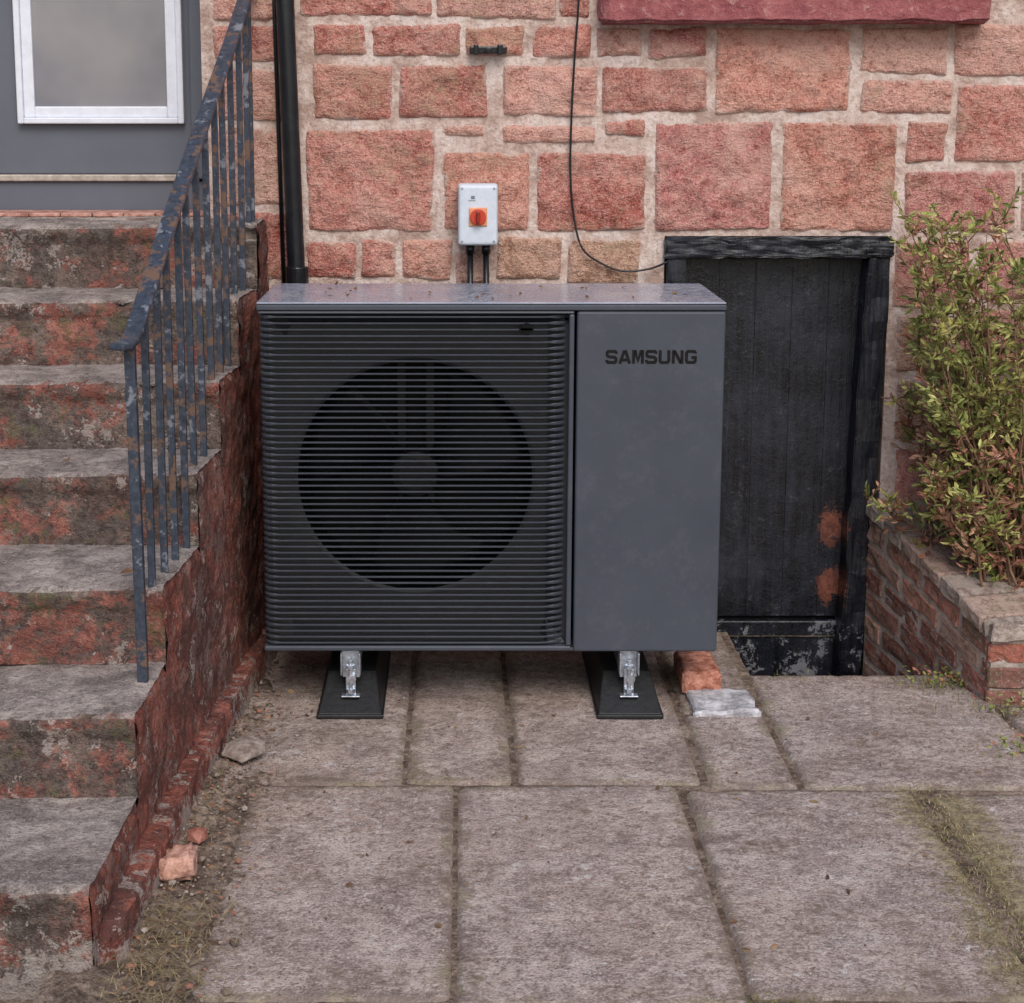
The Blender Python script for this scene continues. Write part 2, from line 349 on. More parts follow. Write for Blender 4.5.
def lump(name,x0,x1,y0,y1,z0,z1,mat,par,res=.02,amp=.006,fq=10,bev=.012,smooth=True):
    bm=bmesh.new(); bmesh.ops.create_cube(bm,size=1)
    me=bpy.data.meshes.new(name)
    for v in bm.verts: v.co=Vector(((x0+x1)/2+v.co.x*(x1-x0),(y0+y1)/2+v.co.y*(y1-y0),(z0+z1)/2+v.co.z*(z1-z0)))
    bmesh.ops.bevel(bm,geom=bm.edges[:],offset=bev,segments=2,affect='EDGES')
    bmesh.ops.subdivide_edges(bm,edges=[e for e in bm.edges if e.calc_length()>res*2],cuts=max(1,min(24,int(max(x1-x0,y1-y0,z1-z0)/res/2))),use_grid_fill=True)
    for v in bm.verts:
        p=v.co.copy(); v.co+=Vector((fr(p.x*fq,p.y*fq,p.z*fq+3),fr(p.y*fq,p.z*fq,p.x*fq+9),fr(p.z*fq,p.x*fq,p.y*fq+5)))*amp
    bm.to_mesh(me); bm.free(); me.materials.append(mat)
    if smooth: me.polygons.foreach_set('use_smooth',[True]*len(me.polygons))
    o=bpy.data.objects.new(name,me); COL.objects.link(o)
    if par: parent(o,par)
    return o
lump('window_sill',.443,1.632,5.30,5.52,1.948,2.055,SILL,house,.02,.008,16,.008)
WHITE=m_simple('white_upvc',(226,230,240),.35,0,5)
GLASS=Mt('window_glass'); n=GLASS.noise(1.4,4,.6); GLASS=GLASS.fin(GLASS.ramp(n,[(0.38,lin(112,116,126)),(0.62,lin(150,147,150))]),.12)
g=G()
for b in ((.50,.56,2.06,3.04),(1.56,1.62,2.06,3.04),(.56,1.56,2.06,2.14),(.56,1.56,2.98,3.04),(.56,1.56,2.54,2.59)): g.box(b[0],b[1],5.53,5.58,b[2],b[3])
g.obj('window_frame',WHITE,house,bevel=.005)
g=G(); g.box(.55,1.57,5.55,5.56,2.13,2.99); g.obj('window_pane',GLASS,house)
DGREY=m_casing('grey_door_paint',(98,102,113),.45); 
YD=5.70
g=G(); g.box(-1.70,-.868,YD,YD+.05,1.475,3.2); g.obj('entrance_door_leaf',DGREY,house,bevel=.004)
g=G(); g.box(-.868,-.792,YD-.04,YD+.05,1.46,3.2); g.box(-1.79,-1.70,YD-.04,YD+.05,1.46,3.2); g.box(-1.70,-.868,YD-.04,YD+.05,3.2,3.3); g.obj('entrance_door_frame',DGREY,house,bevel=.006)
g=G()
X0,X1,Z0,Z1=-1.440,-.892,1.640,2.75
for k,(w,y) in enumerate(((.020,.030),(.036,.018))):
    g.box(X0+k*.02,X0+k*.02+w,YD-y,YD+.01,Z0+k*.02,Z1); g.box(X1-k*.02-w,X1-k*.02,YD-y,YD+.01,Z0+k*.02,Z1)
    g.box(X0+k*.02+w,X1-k*.02-w,YD-y,YD+.01,Z0+k*.02,Z0+k*.02+w)
g.obj('entrance_door_glazing_bead',WHITE,house,bevel=.004)
g=G(); g.box(X0+.05,X1-.05,YD-.006,YD+.004,Z0+.05,Z1); g.obj('entrance_door_glass',GLASS,house)
BRASS=m_simple('aluminium_strip',(178,168,158),.5,.2,20)
g=G(); g.box(-1.70,-.868,YD-.03,YD+.02,1.452,1.474); g.obj('door_threshold_strip',BRASS,house,bevel=.004)
g=G(); g.box(-1.79,-.792,YD-.015,YD+.08,1.344,1.452); g.obj('door_sill_board',DGREY,house,bevel=.006)
TILE=m_simple('terracotta_edge',(172,126,112),.85,0,34,24,.8)

Yc=5.47
lump('cellar_frame_head',.664,1.386,5.374,5.56,1.224,1.290,BDOOR,house,.010,.006,30,.005,False)
lump('cellar_frame_jamb',.668,.734,5.382,5.56,-.40,1.222,BDOOR,house,.012,.006,22,.004,False)
o=lump('cellar_frame_jamb',1.308,1.382,5.382,5.56,-.40,1.222,BDOOR,house,.012,.009,18,.004,False)
for v in o.data.vertices: v.co.x-=max(0,(1.2-v.co.z))*.030
g=G(); x=.735
while x<1.33:
    w=.118; g.box(x,min(x+w,1.335),Yc+U(0,.001),Yc+.04,.02,1.215); x+=w
g.obj('cellar_door_planks',BDOOR,house,bevel=.0012)
g=G(); g.box(.735,1.325,Yc-.010,Yc+.04,-.38,.006); g.obj('cellar_door_kickboard',BDOOR,house,bevel=.005)
g=G(); g.box(.72,1.36,Yc+.045,Yc+.06,-.4,1.26); g.obj('cellar_door_backing',BLACK,house)

# ------------------------------------------------------------------ wall fittings
dp=empty('drain_pipe',(-.52,5.33,1))
g=G(); g.tube([(-.522,5.34,3.6),(-.520,5.34,2.0),(-.498,5.34,1.13),(-.495,5.34,.05)],.028,20); g.obj('downpipe',BLACK,dp,smooth=True)
g=G(); g.tube([(-.497,5.34,1.20),(-.497,5.34,1.10)],.036,20); g.tube([(-.520,5.34,2.52),(-.520,5.34,2.4)],.036,20); g.obj('pipe_collar',BLACK,dp,smooth=False,bevel=.003)
g=G(); g.box(-.58,-.46,5.355,5.40,2.45,2.48); g.box(-.555,-.435,5.355,5.40,.6,.63); g.obj('pipe_clip',BLACK,dp)
g=G(); g.tube([(-.560,5.385,3.6),(-.558,5.385,2.0),(-.543,5.385,1.1)],.007,8); g.obj('earth_cable',BLACK,dp,smooth=True)
wb=empty('wall_bracket',(.10,5.36,1.86))
x,z=SVU(488,50); g=G(); g.box(x-.058,x+.058,5.365,5.40,z-.013,z+.010); g.box(x-.045,x-.030,5.345,5.39,z-.018,z+.016); g.box(x+.028,x+.045,5.345,5.39,z-.018,z+.016)
g.tube([(x,5.34,z-.004),(x,5.37,z-.004)],.011,12); g.obj('bracket_bar',BLACK,wb,bevel=.004)
sx0,sz1=SVU(458,183); sx1,sz0=SVU(497,243); sy=5.285
iso=empty('isolator_switch',((sx0+sx1)/2,sy,(sz0+sz1)/2))
PGREY=m_simple('grey_white_plastic',(206,214,224),.4,0,5,30,.05)
REDP=m_simple('red_plastic',(196,64,38),.4,0,8); ORG=m_simple('orange_plate',(222,150,110),.45,0,8)
cx,cz=(sx0+sx1)/2,(sz0+sz1)/2
g=G(); g.box(sx0,sx1,sy+.03,5.39,sz0,sz1); g.obj('enclosure_base',PGREY,iso,bevel=.008)
g=G(); g.box(sx0+.001,sx1-.001,sy,sy+.028,sz0+.001,sz1-.001); g.obj('enclosure_lid',PGREY,iso,bevel=.010,seg=3)
g=G(); g.box(cx-.028,cx+.028,sy-.005,sy+.001,cz-.034,cz+.024); g.obj('switch_plate',ORG,iso,bevel=.003)
g=G(); g.tube([(cx,sy+.001,cz-.005),(cx,sy-.014,cz-.005)],.025,28); g.obj('switch_dial',REDP,iso,bevel=.002)
g=G(); g.box(cx-.006,cx+.006,sy-.030,sy-.012,cz-.025,cz+.015); g.obj('switch_handle',m_simple('dark_red_plastic',(140,38,26),.4,0,6),iso,bevel=.004)
g=G()
for a in (-1,1):
    for b in (-1,1): g.tube([(cx+a*(sx1-sx0)*.40,sy-.001,cz+b*(sz1-sz0)*.43),(cx+a*(sx1-sx0)*.40,sy+.004,cz+b*(sz1-sz0)*.43)],.004,12)
g.obj('lid_screw',m_simple('screw_grey',(150,154,160),.4),iso)
g=G(); g.box(cx-.022,cx-.010,sy-.0012,sy+.002,cz+.050,cz+.060); g.box(cx-.030,cx-.008,sy-.0012,sy+.002,cz+.044,cz+.046); g.obj('label',m_simple('label_grey',(120,124,130),.5),iso)
g=G()
for a in (-.024,.026):
    g.tube([(cx+a,5.345,sz0+.002),(cx+a,5.345,sz0-.03)],.014,12)
    g.tube([(cx+a,5.345,sz0-.028),(cx+a*1.0+.004,5.352,.9),(cx+a,5.30,.5)],.0095,12)
g.obj('armoured_cable',BLACK,iso,smooth=True)
pts=[]
ctl=[(579,-60),(578,0),(574,60),(571,120),(570,175),(574,220),(582,248),(600,262),(622,270),(648,268),(666,261)]
for u,v in ctl:
    x,z=SVU(u,v); pts.append(Vector((x,5.376+.006*math.sin(u*.3),z)))
def cr(P,n=6):
    out=[]
    for i in range(len(P)-1):
        p0,p1,p2,p3=P[max(i-1,0)],P[i],P[i+1],P[min(i+2,len(P)-1)]
        for k in range(n):
            t=k/n; out.append(.5*((2*p1)+(-p0+p2)*t+(2*p0-5*p1+4*p2-p3)*t*t+(-p0+3*p1-3*p2+p3)*t**3))
    out.append(P[-1]); return out
g=G(); g.tube(cr(pts),.0035,8); g.obj('wall_cable',BLACK,None,smooth=True)

# ------------------------------------------------------------------ heat pump
hp=empty('heat_pump',(.1,4.85,.19))
X0,X1,Y0,Y1,Z0,Z1=-.540,.738,4.60,5.10,.180,1.172
GX1=.326; PX0=.333
g=G()
g.box(X0+.003,X1-.003,Y0+.26,Y1,Z0+.012,Z1-.022)
g.box(PX0+.002,X1-.003,Y0+.042,Y0+.26,Z0+.012,Z1-.022)
g.box(X0+.003,X0+.010,Y0+.055,Y0+.26,Z0+.012,Z1-.022)
g.obj('casing_body',CASE,hp,bevel=.004)
g=G(); g.box(X0+.003,X1-.003,Y0+.012,Y1-.001,Z0,Z0+.011); g.obj('base_tray',CASE,hp,bevel=.003)
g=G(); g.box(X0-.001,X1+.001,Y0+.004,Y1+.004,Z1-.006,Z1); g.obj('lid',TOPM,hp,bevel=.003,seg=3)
g=G(); g.box(X0-.001,X1+.001,Y0-.002,Y1+.003,Z1-.022,Z1-.007); g.obj('lid_rim',CASE,hp,bevel=.003,seg=3)
g=G(); g.box(PX0,X1,Y0,Y0+.040,Z0+.002,Z1-.024); g.obj('service_panel',CASE,hp,bevel=.007,seg=3)
gz0,gz1=Z0+.018,Z1-.032
g=G(); g.box(X0+.002,GX1,Y0+.002,Y0+.05,gz1,Z1-.024); g.box(X0+.002,GX1,Y0+.002,Y0+.05,Z0+.004,gz0)
g.box(GX1-.014,GX1,Y0+.001,Y0+.05,gz0+.001,gz1-.001)
g.obj('grille_frame',CASE,hp,bevel=.004)
path=[(X0+.0015,.052),(X0+.0025,.034),(X0+.008,.018),(X0+.018,.008),(X0+.032,.002),(X0+.05,0),(X0+.08,0)]
rx=GX1-.014
path+=[(-.3,0),(-.1,0),(.1,0),(rx-.080,0),(rx-.055,.003),(rx-.035,.010),(rx-.016,.020),(rx,.030)]
n=54; pitch=(gz1-gz0)/n; V=[];F=[]
prof=[(0,-.0012),(.0012,-.0025),(.011,-.0016),(.011,.0016),(.0012,.0023),(0,.0012)]
for i in range(n):
    z=gz0+(i+.5)*pitch; i0=len(V); m_=len(prof)
    for k,(x,y) in enumerate(path):
        a=path[max(k-1,0)]; b=path[min(k+1,len(path)-1)]; t=Vector((b[0]-a[0],b[1]-a[1])).normalized(); nx,ny=-t.y,t.x
        endk=1.9 if k<5 else (2.0 if k>11 else 1.0)
        for d,h in prof: V.append((x+nx*d,Y0+.003+y+ny*d,z+h*endk))
    for k in range(len(path)-1):
        for j in range(m_):
            j2=(j+1)%m_; F.append((i0+k*m_+j,i0+(k+1)*m_+j,i0+(k+1)*m_+j2,i0+k*m_+j2))
    F.append(tuple(i0+j for j in range(m_))); F.append(tuple(i0+(len(path)-1)*m_+j for j in reversed(range(m_))))
mkobj('grille_slats',V,F,SLAT,hp)
fx,fz,fr_=-.112,.676,.325
sh=m_simple('shroud_plastic',(35,37,42),.5,0,3,20,.1); FANM=m_simple('fan_plastic',(25,26,29),.55,0,3,20,.1,.3)
V=[];F=[];N=96; bx0,bx1,bz0,bz1=X0+.075,GX1-.07,gz0+.03,gz1-.03
ox0,ox1=X0+.010,GX1-.014
def sqp(th,x0,x1,z0,z1):
    c,s=math.cos(th),math.sin(th); t=1e9
    if c>1e-6: t=min(t,(x1-fx)/c)
    if c<-1e-6: t=min(t,(x0-fx)/c)
    if s>1e-6: t=min(t,(z1-fz)/s)
    if s<-1e-6: t=min(t,(z0-fz)/s)
    return fx+c*t,fz+s*t
for j in range(N):
    th=2*math.pi*j/N+.01
    a=sqp(th,ox0,ox1,gz0,gz1); b=sqp(th,bx0,bx1,bz0,bz1)
    c,s=math.cos(th),math.sin(th)
    V+= [(a[0],Y0+.024,a[1]),(b[0],Y0+.050,b[1]),(fx+c*(fr_+.012),Y0+.056,fz+s*(fr_+.012)),(fx+c*(fr_+.003),Y0+.060,fz+s*(fr_+.003)),(fx+c*fr_,Y0+.070,fz+s*fr_),(fx+c*fr_,Y0+.20,fz+s*fr_)]
for j in range(N):
    k=(j+1)%N
    for r in range(5): F.append((j*6+r,k*6+r,k*6+r+1,j*6+r+1))
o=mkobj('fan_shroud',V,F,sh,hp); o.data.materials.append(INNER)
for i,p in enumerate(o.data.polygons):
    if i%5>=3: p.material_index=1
g=G(); g.box(X0+.02,GX1-.005,Y0+.235,Y0+.245,gz0,gz1); g.obj('heat_exchanger',INNER,hp)
g=G(); g.box(fx-.052,fx-.030,Y0+.19,Y0+.21,gz0,gz1); g.box(fx+.030,fx+.052,Y0+.19,Y0+.21,gz0,gz1)
g.tube([(fx,Y0+.20,fz),(fx,Y0+.13,fz)],.055,24); g.obj('fan_motor',FANM,hp)
g=G(); g.tube([(fx,Y0+.13,fz),(fx,Y0+.085,fz),(fx,Y0+.078,fz)],[.068,.066,.045],36); g.obj('fan_hub',FANM,hp,smooth=False,bevel=.003)
V=[];F=[]
for b in range(3):
    i0=len(V); na,nr=14,8
    for i in range(nr+1):
        r=.06+(.31-.06)*i/nr
        for k in range(na+1):
            t=k/na; wdt=math.radians(54+16*i/nr); th=b*2*math.pi/3+math.radians(20)+(t-.5)*wdt+i/nr*.35
            V.append((fx+r*math.cos(th),Y0+.13+.09*(t-.5)*(1.1-i/nr*.5),fz+r*math.sin(th)))
    for i in range(nr):
        for k in range(na): p=i0+i*(na+1)+k; F.append((p,p+1,p+na+2,p+na+1))
o=mkobj('fan_blades',V,F,INNER,hp,smooth=True); sm=o.modifiers.new('s','SOLIDIFY'); sm.thickness=.004
LET={'S':[[(.95,.74),(.95,.82),(.84,.91),(.16,.91),(.07,.82),(.07,.62),(.18,.53),(.82,.47),(.93,.38),(.93,.18),(.84,.09),(.16,.09),(.05,.18),(.05,.28)]],
'A':[[(.02,0),(.42,.90),(.58,.90),(.98,0)],[(.22,.28),(.78,.28)]],
'M':[[(.07,0),(.07,.91),(.24,.91),(.5,.22),(.76,.91),(.93,.91),(.93,0)]],
'U':[[(.08,1),(.08,.2),(.2,.09),(.8,.09),(.92,.2),(.92,1)]],
'N':[[(.08,0),(.08,.90),(.22,.90),(.78,.10),(.92,.10),(.92,1)]],
'G':[[(.93,.76),(.93,.80),(.82,.91),(.18,.91),(.07,.80),(.07,.2),(.18,.09),(.82,.09),(.93,.2),(.93,.46),(.56,.46)]]}
V=[];F=[]
def stroke(P,ox,oz,w,h,th,y):
    P=[Vector((ox+a*w,oz+b*h)) for a,b in P]; i0=len(V); n=len(P)
    for i,p in enumerate(P):
        d1=(P[i]-P[i-1]).normalized() if i else (P[1]-P[0]).normalized()
        d2=(P[i+1]-P[i]).normalized() if i<n-1 else d1
        t=(d1+d2).normalized(); nn=Vector((-t.y,t.x)); c=max(.5,nn.dot(Vector((-d1.y,d1.x)))); o_=nn*(th/2/c)
        for q,yy in ((p+o_,y),(p-o_,y),(p+o_,y+.001),(p-o_,y+.001)): V.append((q.x,yy,q.y))
    for i in range(n-1):
        a=i0+i*4; b=a+4; F.extend([(a,a+1,b+1,b),(a+2,b+2,b+3,a+3),(a,b,b+2,a+2),(a+1,a+3,b+3,b+1)])
    for a in (i0,i0+(n-1)*4): F.append((a,a+1,a+3,a+2))
tx0,tx1=.410,.663; tw=(tx1-tx0)/7
for i,ch in enumerate('SAMSUNG'):
    for j,s in enumerate(LET[ch]): stroke(s,tx0+i*tw+tw*.11,1.004,tw*.78,.037,.0082,Y0-.0010-.0002*j)
mkobj('maker_lettering',V,F,m_simple('gloss_black_lettering',(9,9,11),.3,0,2),hp)
g=G(); g.box(.175,.215,Y0+.001,Y0+.006,1.095,1.101); g.tube([(.195,Y0+.001,1.10),(.195,Y0+.02,1.10)],.016,16); g.obj('sensor_clip',INNER,hp)
for fxx in (-.295,.492):
    g=G(); w=.094
    yf=4.545
    g.hexa([(fxx-w,yf,0.002),(fxx+w,yf,0.002),(fxx+w,5.12,0.002),(fxx-w,5.12,0.002),(fxx-w,yf,.016),(fxx+w,yf,.016),(fxx+w,5.12,.016),(fxx-w,5.12,.016)])
    g.hexa([(fxx-w+.003,yf+.003,.016),(fxx+w-.003,yf+.003,.016),(fxx+w-.003,5.117,.016),(fxx-w+.003,5.117,.016),(fxx-.068,yf+.13,.100),(fxx+.068,yf+.13,.100),(fxx+.068,5.06,.100),(fxx-.068,5.06,.100)])
    g.obj('rubber_foot',RUB,hp,bevel=.004)
    g=G()
    g.box(fxx-.022,fxx+.022,yf+.085,5.05,.101,.122)
    g.box(fxx-.028,fxx-.024,yf+.045,yf+.10,.115,.179); g.box(fxx+.024,fxx+.028,yf+.045,yf+.10,.115,.179)
    g.box(fxx-.024,fxx+.024,yf+.078,yf+.082,.10,.178)
    g.box(fxx-.014,fxx+.014,yf+.056,yf+.060,.055,.130)
    g.box(fxx-.026,fxx+.026,yf+.04,yf+.09,.052,.057)
    g.obj('mounting_bracket',GALV,hp,bevel=.0015)
    g=G(); g.tube([(fxx,yf+.048,.060),(fxx,yf+.048,.158)],.0055,12); g.tube([(fxx,yf+.048,.136),(fxx,yf+.048,.146)],.013,6); g.tube([(fxx,yf+.048,.064),(fxx,yf+.048,.076)],.013,6)
    g.tube([(fxx+.004,yf+.055,.105),(fxx+.004,yf+.042,.105)],.012,18)
    g.obj('mounting_bolt',GALV,hp)

# ------------------------------------------------------------------ ground
g=G(); S=300
hx0,hx1,hy0,hy1=.90,2.3,4.90,5.45
z=-.045
for a in ((-S,hx0,-S,S),(hx1,S,-S,S),(hx0,hx1,-S,hy0),(hx0,hx1,hy1,S)): quad(g,[(a[0],a[2],z),(a[1],a[2],z),(a[1],a[3],z),(a[0],a[3],z)])
for p in ([(hx0,hy0,z),(hx1,hy0,z),(hx1,hy0,-.42),(hx0,hy0,-.42)],[(hx0,hy0,z),(hx0,hy1,z),(hx0,hy1,-.42),(hx0,hy0,-.42)],[(hx1,hy0,z),(hx1,hy1,z),(hx1,hy1,-.42),(hx1,hy0,-.42)],[(hx0,hy0,-.42),(hx1,hy0,-.42),(hx1,hy1,-.42),(hx0,hy1,-.42)]): quad(g,p)
g.obj('ground',SOIL)
def pc(a=1.0,w=0.0): return (a*(1+w),a,a*(1-w))
V=[];F=[]
def sheet(x0,x1,y0,y1,res,fn):
    nx=max(1,int((x1-x0)/res)); ny=max(1,int((y1-y0)/res)); i0=len(V)
    for j in range(ny+1):
        for i in range(nx+1):
            x=x0+(x1-x0)*i/nx; y=y0+(y1-y0)*j/ny; V.append((x,y,fn(x,y)))
    for j in range(ny):
        for i in range(nx): p=i0+j*(nx+1)+i; F.append((p,p+1,p+nx+2,p+nx+1))
jf=lambda x,y:-.0065+.0018*fr(x*12,y*12,8)
sheet(-.56,.895,2.9,5.38,.022,jf); sheet(.895,2.0,2.9,4.92,.022,jf); sheet(2.0,4.2,-1.1,4.69,.15,jf); sheet(-1.1,2.0,-1.1,2.9,.15,jf)
mkobj('joint_sand',V,F,SOIL,smooth=True)
slabs=[(-.52,3.03,-.003,4.080,pc(.97,.03)),(.001,3.0,.570,4.086,pc(1.0,.01)),(.574,3.03,1.155,4.052,pc(.90,.0)),(1.180,3.1,1.9,4.04,pc(.88)),
(-.64,4.086,-.131,5.36,pc(.95,.05)),(-.128,4.090,.151,5.36,pc(.94,.06)),(.156,4.090,.638,5.36,pc(.96,.04)),(.643,4.06,.873,4.60,pc(.92)),(.643,4.605,.873,5.36,pc(.86)),
(.878,4.057,1.55,4.93,pc(.92)),(1.554,4.05,2.3,4.66,pc(.86))]
for r,(ya,yb) in enumerate(((2.0,2.992),(1.0,1.992),(0.0,.992),(-1.0,-.008))):
    x=-.7-r*.1
    while x<4:
        w=U(.5,.8); slabs.append((x,ya,x+w-.008,yb,pc(U(.84,.98),U(-.02,.05)),1,.04)); x+=w
for i in range(3): slabs.append((1.91+i*.7,3.1,2.6+i*.7,4.04,pc(.85),1,.04)); 
slabs.append((2.31,4.05,3.4,4.66,pc(.85),1,.04))
patches('stone_paving',slabs,.012,lambda u,v,h:(u,v,h-.0045),.009,.012,.0035,4.0,PAVE,None,jit=.005,low=.004,sink=.3,rag=1.6,corner=.02)
V=[];F=[]
def sf(x,y):
    ed=-.51+.06*noise.noise(Vector((y*3.1,2,0)))+.03*noise.noise(Vector((y*11,5,0)))-.05*ss((y-4.2)/.5)
    return -.004+.014*fr(x*9,y*9,2)+.010*fr(x*40,y*40,5)+.045*ss((-.58-x)/.16)*(.6+.5*noise.noise(Vector((x*3,y*3,1))))-.05*ss((x-ed)/.08)+.006
sheet(-.80,-.36,2.6,5.35,.0085,sf)
mkobj('soil_strip',V,F,SOIL,smooth=True)
def rock(V,F,c,s,seed,sq=(1,1,.7),sub=1):
    bm=bmesh.new(); bmesh.ops.create_icosphere(bm,subdivisions=sub,radius=1); i0=len(V)
    a=U(0,6.28); ca,sa=math.cos(a),math.sin(a)
    for v in bm.verts:
        p=v.co*(1+.5*noise.noise(v.co*1.3+Vector((seed,0,0)))); x,y,z=p.x*s*sq[0],p.y*s*sq[1],p.z*s*sq[2]
        V.append((c[0]+x*ca-y*sa,c[1]+x*sa+y*ca,c[2]+z))
    for f in bm.faces: F.append(tuple(i0+v.index for v in f.verts))
    bm.free()
V=[];F=[];C=[]
for i in range(1100):
    y=U(2.9,5.1); x=-.66+abs(random.gauss(0,.11)); s=U(.0015,.005) if R()<.95 else U(.005,.011)
    n0=len(V); rock(V,F,(x,y,.006+s*.4+.03*ss((-.56-x)/.2)),s,i); c=random.choice([lin(130,114,104),lin(160,112,94),lin(98,86,80),lin(166,154,144),lin(150,132,120)]); C+=[c]*(len(V)-n0)
for i in range(260):
    x=U(-.5,1.7);y=U(3.0,4.7); s=U(.001,.003); n0=len(V); rock(V,F,(x,y,.003+s*.5),s,i); C+=[random.choice([lin(95,80,70),lin(180,168,158)])]*(len(V)-n0)
mkobj('gravel',V,F,m_attr('pebble',.9),cols=C)
V=[];F=[]; rock(V,F,(-.555,4.26,.030),.062,3,(1,1.1,.36),1); o=mkobj('loose_stone',V,F,m_simple('grey_stone',(142,128,120),.9,0,28,24,1.5)); 
sb=o.modifiers.new('b','BEVEL'); sb.width=.004
lump('brick_fragment',-.648,-.578,3.50,3.60,.014,.069,m_simple('pink_brick',(194,148,130),.9,0,26,30,1.5),None,.01,.012,18,.010)
V=[];F=[]; rock(V,F,(-.60,3.72,.03),.030,5,(1,1,.7)); mkobj('loose_stone',V,F,m_simple('red_rubble',(150,98,84),.9,0,22,24,.8))
lump('red_brick',.665,.775,4.74,4.96,.002,.072,m_simple('orange_brick',(178,116,94),.85,0,40,26,1.5),None,.012,.005,14,.006)
lump('concrete_block',.675,.86,4.56,4.76,-.02,.020,m_simple('pale_concrete',(176,174,178),.9,0,34,22,2.0),None,.010,.008,16,.005)

# ------------------------------------------------------------------ steps
st=empty('stone_steps',(-1.3,4.2,0))
NY=[3.10,3.54,3.88,4.27,4.58,4.85,5.15]; rise=.192
def side(y):
    P=[(3.0,-.716),(3.1,-.715),(3.9,-.690),(4.58,-.645),(5.15,-.602),(5.75,-.59)]
    for (a,b),(c,d) in zip(P,P[1:]):
        if y<=c: return b+(d-b)*max(0,(y-a))/(c-a)
    return P[-1][1]
for k in range(7):
    z0,z1=k*rise,(k+1)*rise; y0=NY[k]; y1=NY[k+1]+.02 if k<6 else 5.72
    prof=[(y0+.012,z0-.05 if k==0 else z0)]
    for t in range(1,10): prof.append((y0+.012,z0+(z1-.055-z0)*t/9))
    prof+=[(y0+.008,z1-.050),(y0+.004,z1-.035),(y0+.002,z1-.018),(y0+.005,z1-.006),(y0+.013,z1-.001)]
    nt=max(10,int((y1-y0)/.020))
    for t in range(1,nt+1): prof.append((y0+.013+(y1-y0-.013)*t/nt,z1))
    V=[];F=[]; NX=110; M=len(prof)
    for i in range(NX+1):
        s=i/NX
        for (y,z) in prof:
            xe=side(y)
            if k==6 and y>5.40: xe=min(xe,-.79)
            x=-2.2+(xe+2.2)*s
            wear=-.007*ss(1-abs(s-.6)/.4)*ss(1-(y-y0)/.12)*(1 if z>z1-.03 else 0)
            d=.007*fr(x*7,y*7,z*7+k*3,5)+.006*fr(x*30,y*30,z*30,3)
            nose=abs(z-z1)<.04 and y<y0+.02
            chip=max(0,noise.noise(Vector((x*9,k*5,z*3)))-.22)*.05 if nose else 0
            edge=1.7 if nose else 1
            if z>=z1-.002: V.append((x,y,z+d*.8*edge+wear-chip*.7))
            else: V.append((x,y-d*edge+chip,z+(wear-chip*.5 if z>z1-.04 else 0)))
    for i in range(NX):
        for j in range(M-1): p=i*M+j; F.append((p,p+1,p+M+1,p+M))
    mkobj('step_%d'%(k+1),V,F,STEP,st,smooth=True)
V=[];F=[]
for k in range(7):
    y0=NY[k]; y1=NY[k+1] if k<6 else 5.44; zt_=(k+1)*rise-.002
    ny=max(3,int((y1-y0)/.016)); nz=int(zt_/.018)+2; i0=len(V)
    for i in range(ny+1):
        y=y0+.004+(y1-y0)*i/ny
        for j in range(nz+1):
            z=-.06+(zt_+.06)*j/nz
            d=.006*fr(y*5,z*5,4,5)+.009*fr(y*22,z*22,9,4)
            if j==nz: d-=.008
            V.append((side(y)+.004+d,y,z-(0.004*abs(fr(y*20,0,3)) if j==nz else 0)))
    for i in range(ny):
        for j in range(nz): p=i0+i*(nz+1)+j; F.append((p,p+nz+1,p+nz+2,p+1))
mkobj('side_wall',V,F,SIDE,st,smooth=True)
V=[];F=[]
prof=[(-.02,.092),(.0,.092),(.014,.092),(.030,.091),(.037,.087),(.039,.07),(.040,.04),(.042,.0),(.044,-.05)]
ny=200
for i in range(ny+1):
    y=3.13+(5.38-3.13)*i/ny
    for j,(dx,z) in enumerate(prof):
        tp=ss(i/6); d=.004*fr(y*9,z*14,2,5)+.005*fr(y*40,z*40,6,3)-.006*max(0,noise.noise(Vector((y*14,0,z*9)))); V.append((side(y)+.004+(dx*(1.2 if y<4 else 1)+(d if j else 0))*(tp if dx>0 else 1),y,(z+d)*(tp*.5+.5)))
for i in range(ny):
    for j in range(len(prof)-1): p=i*len(prof)+j; F.append((p,p+len(prof),p+len(prof)+1,p+1))
F.append(tuple(range(len(prof))))
mkobj('plinth',V,F,SIDE,st,smooth=False)
g=G(); 
x=-1.78
while x<-.83:
    g.box(x,min(x+.098,-.79),5.50,5.67,rise*7+.002,rise*7+.014); x+=.102
g.obj('threshold_tiles',TILE,st,bevel=.003)

# ------------------------------------------------------------------ railing
rl=empty('metal_railing',(-.7,4.4,.4))
RZ=lambda y:1.180+.572*(y-3.76)
rxx=lambda y:side(y)-.028
g=G()
pp=[(rxx(3.66)-.020,3.70,RZ(3.76)-.004),(rxx(3.70)-.008,3.725,RZ(3.76)-.004),(rxx(3.7),3.76,RZ(3.765))]+[(rxx(y),y,RZ(y)) for y in (3.8,4.1,4.4,4.7,5.0,5.22)]+[(rxx(5.3),5.32,RZ(5.27)),(rxx(5.3),5.40,RZ(5.28))]
g.tube(pp,0,sq=(.021,.008)); g.obj('handrail',RAIL,rl,bevel=.005)
g=G(); g.tube([(rxx(3.76)+.002,3.76,.380),(rxx(3.76)-.004,3.76,RZ(3.76)-.006)],0,sq=(.012,.012)); g.tube([(rxx(5.27),5.27,1.34),(rxx(5.27),5.27,RZ(5.27)-.006)],0,sq=(.010,.010)); g.obj('newel_post',RAIL,rl,bevel=.003)
g=G(); y=3.90
def tread(y):
    k=sum(1 for a in NY if y>=a+.01); return k*rise
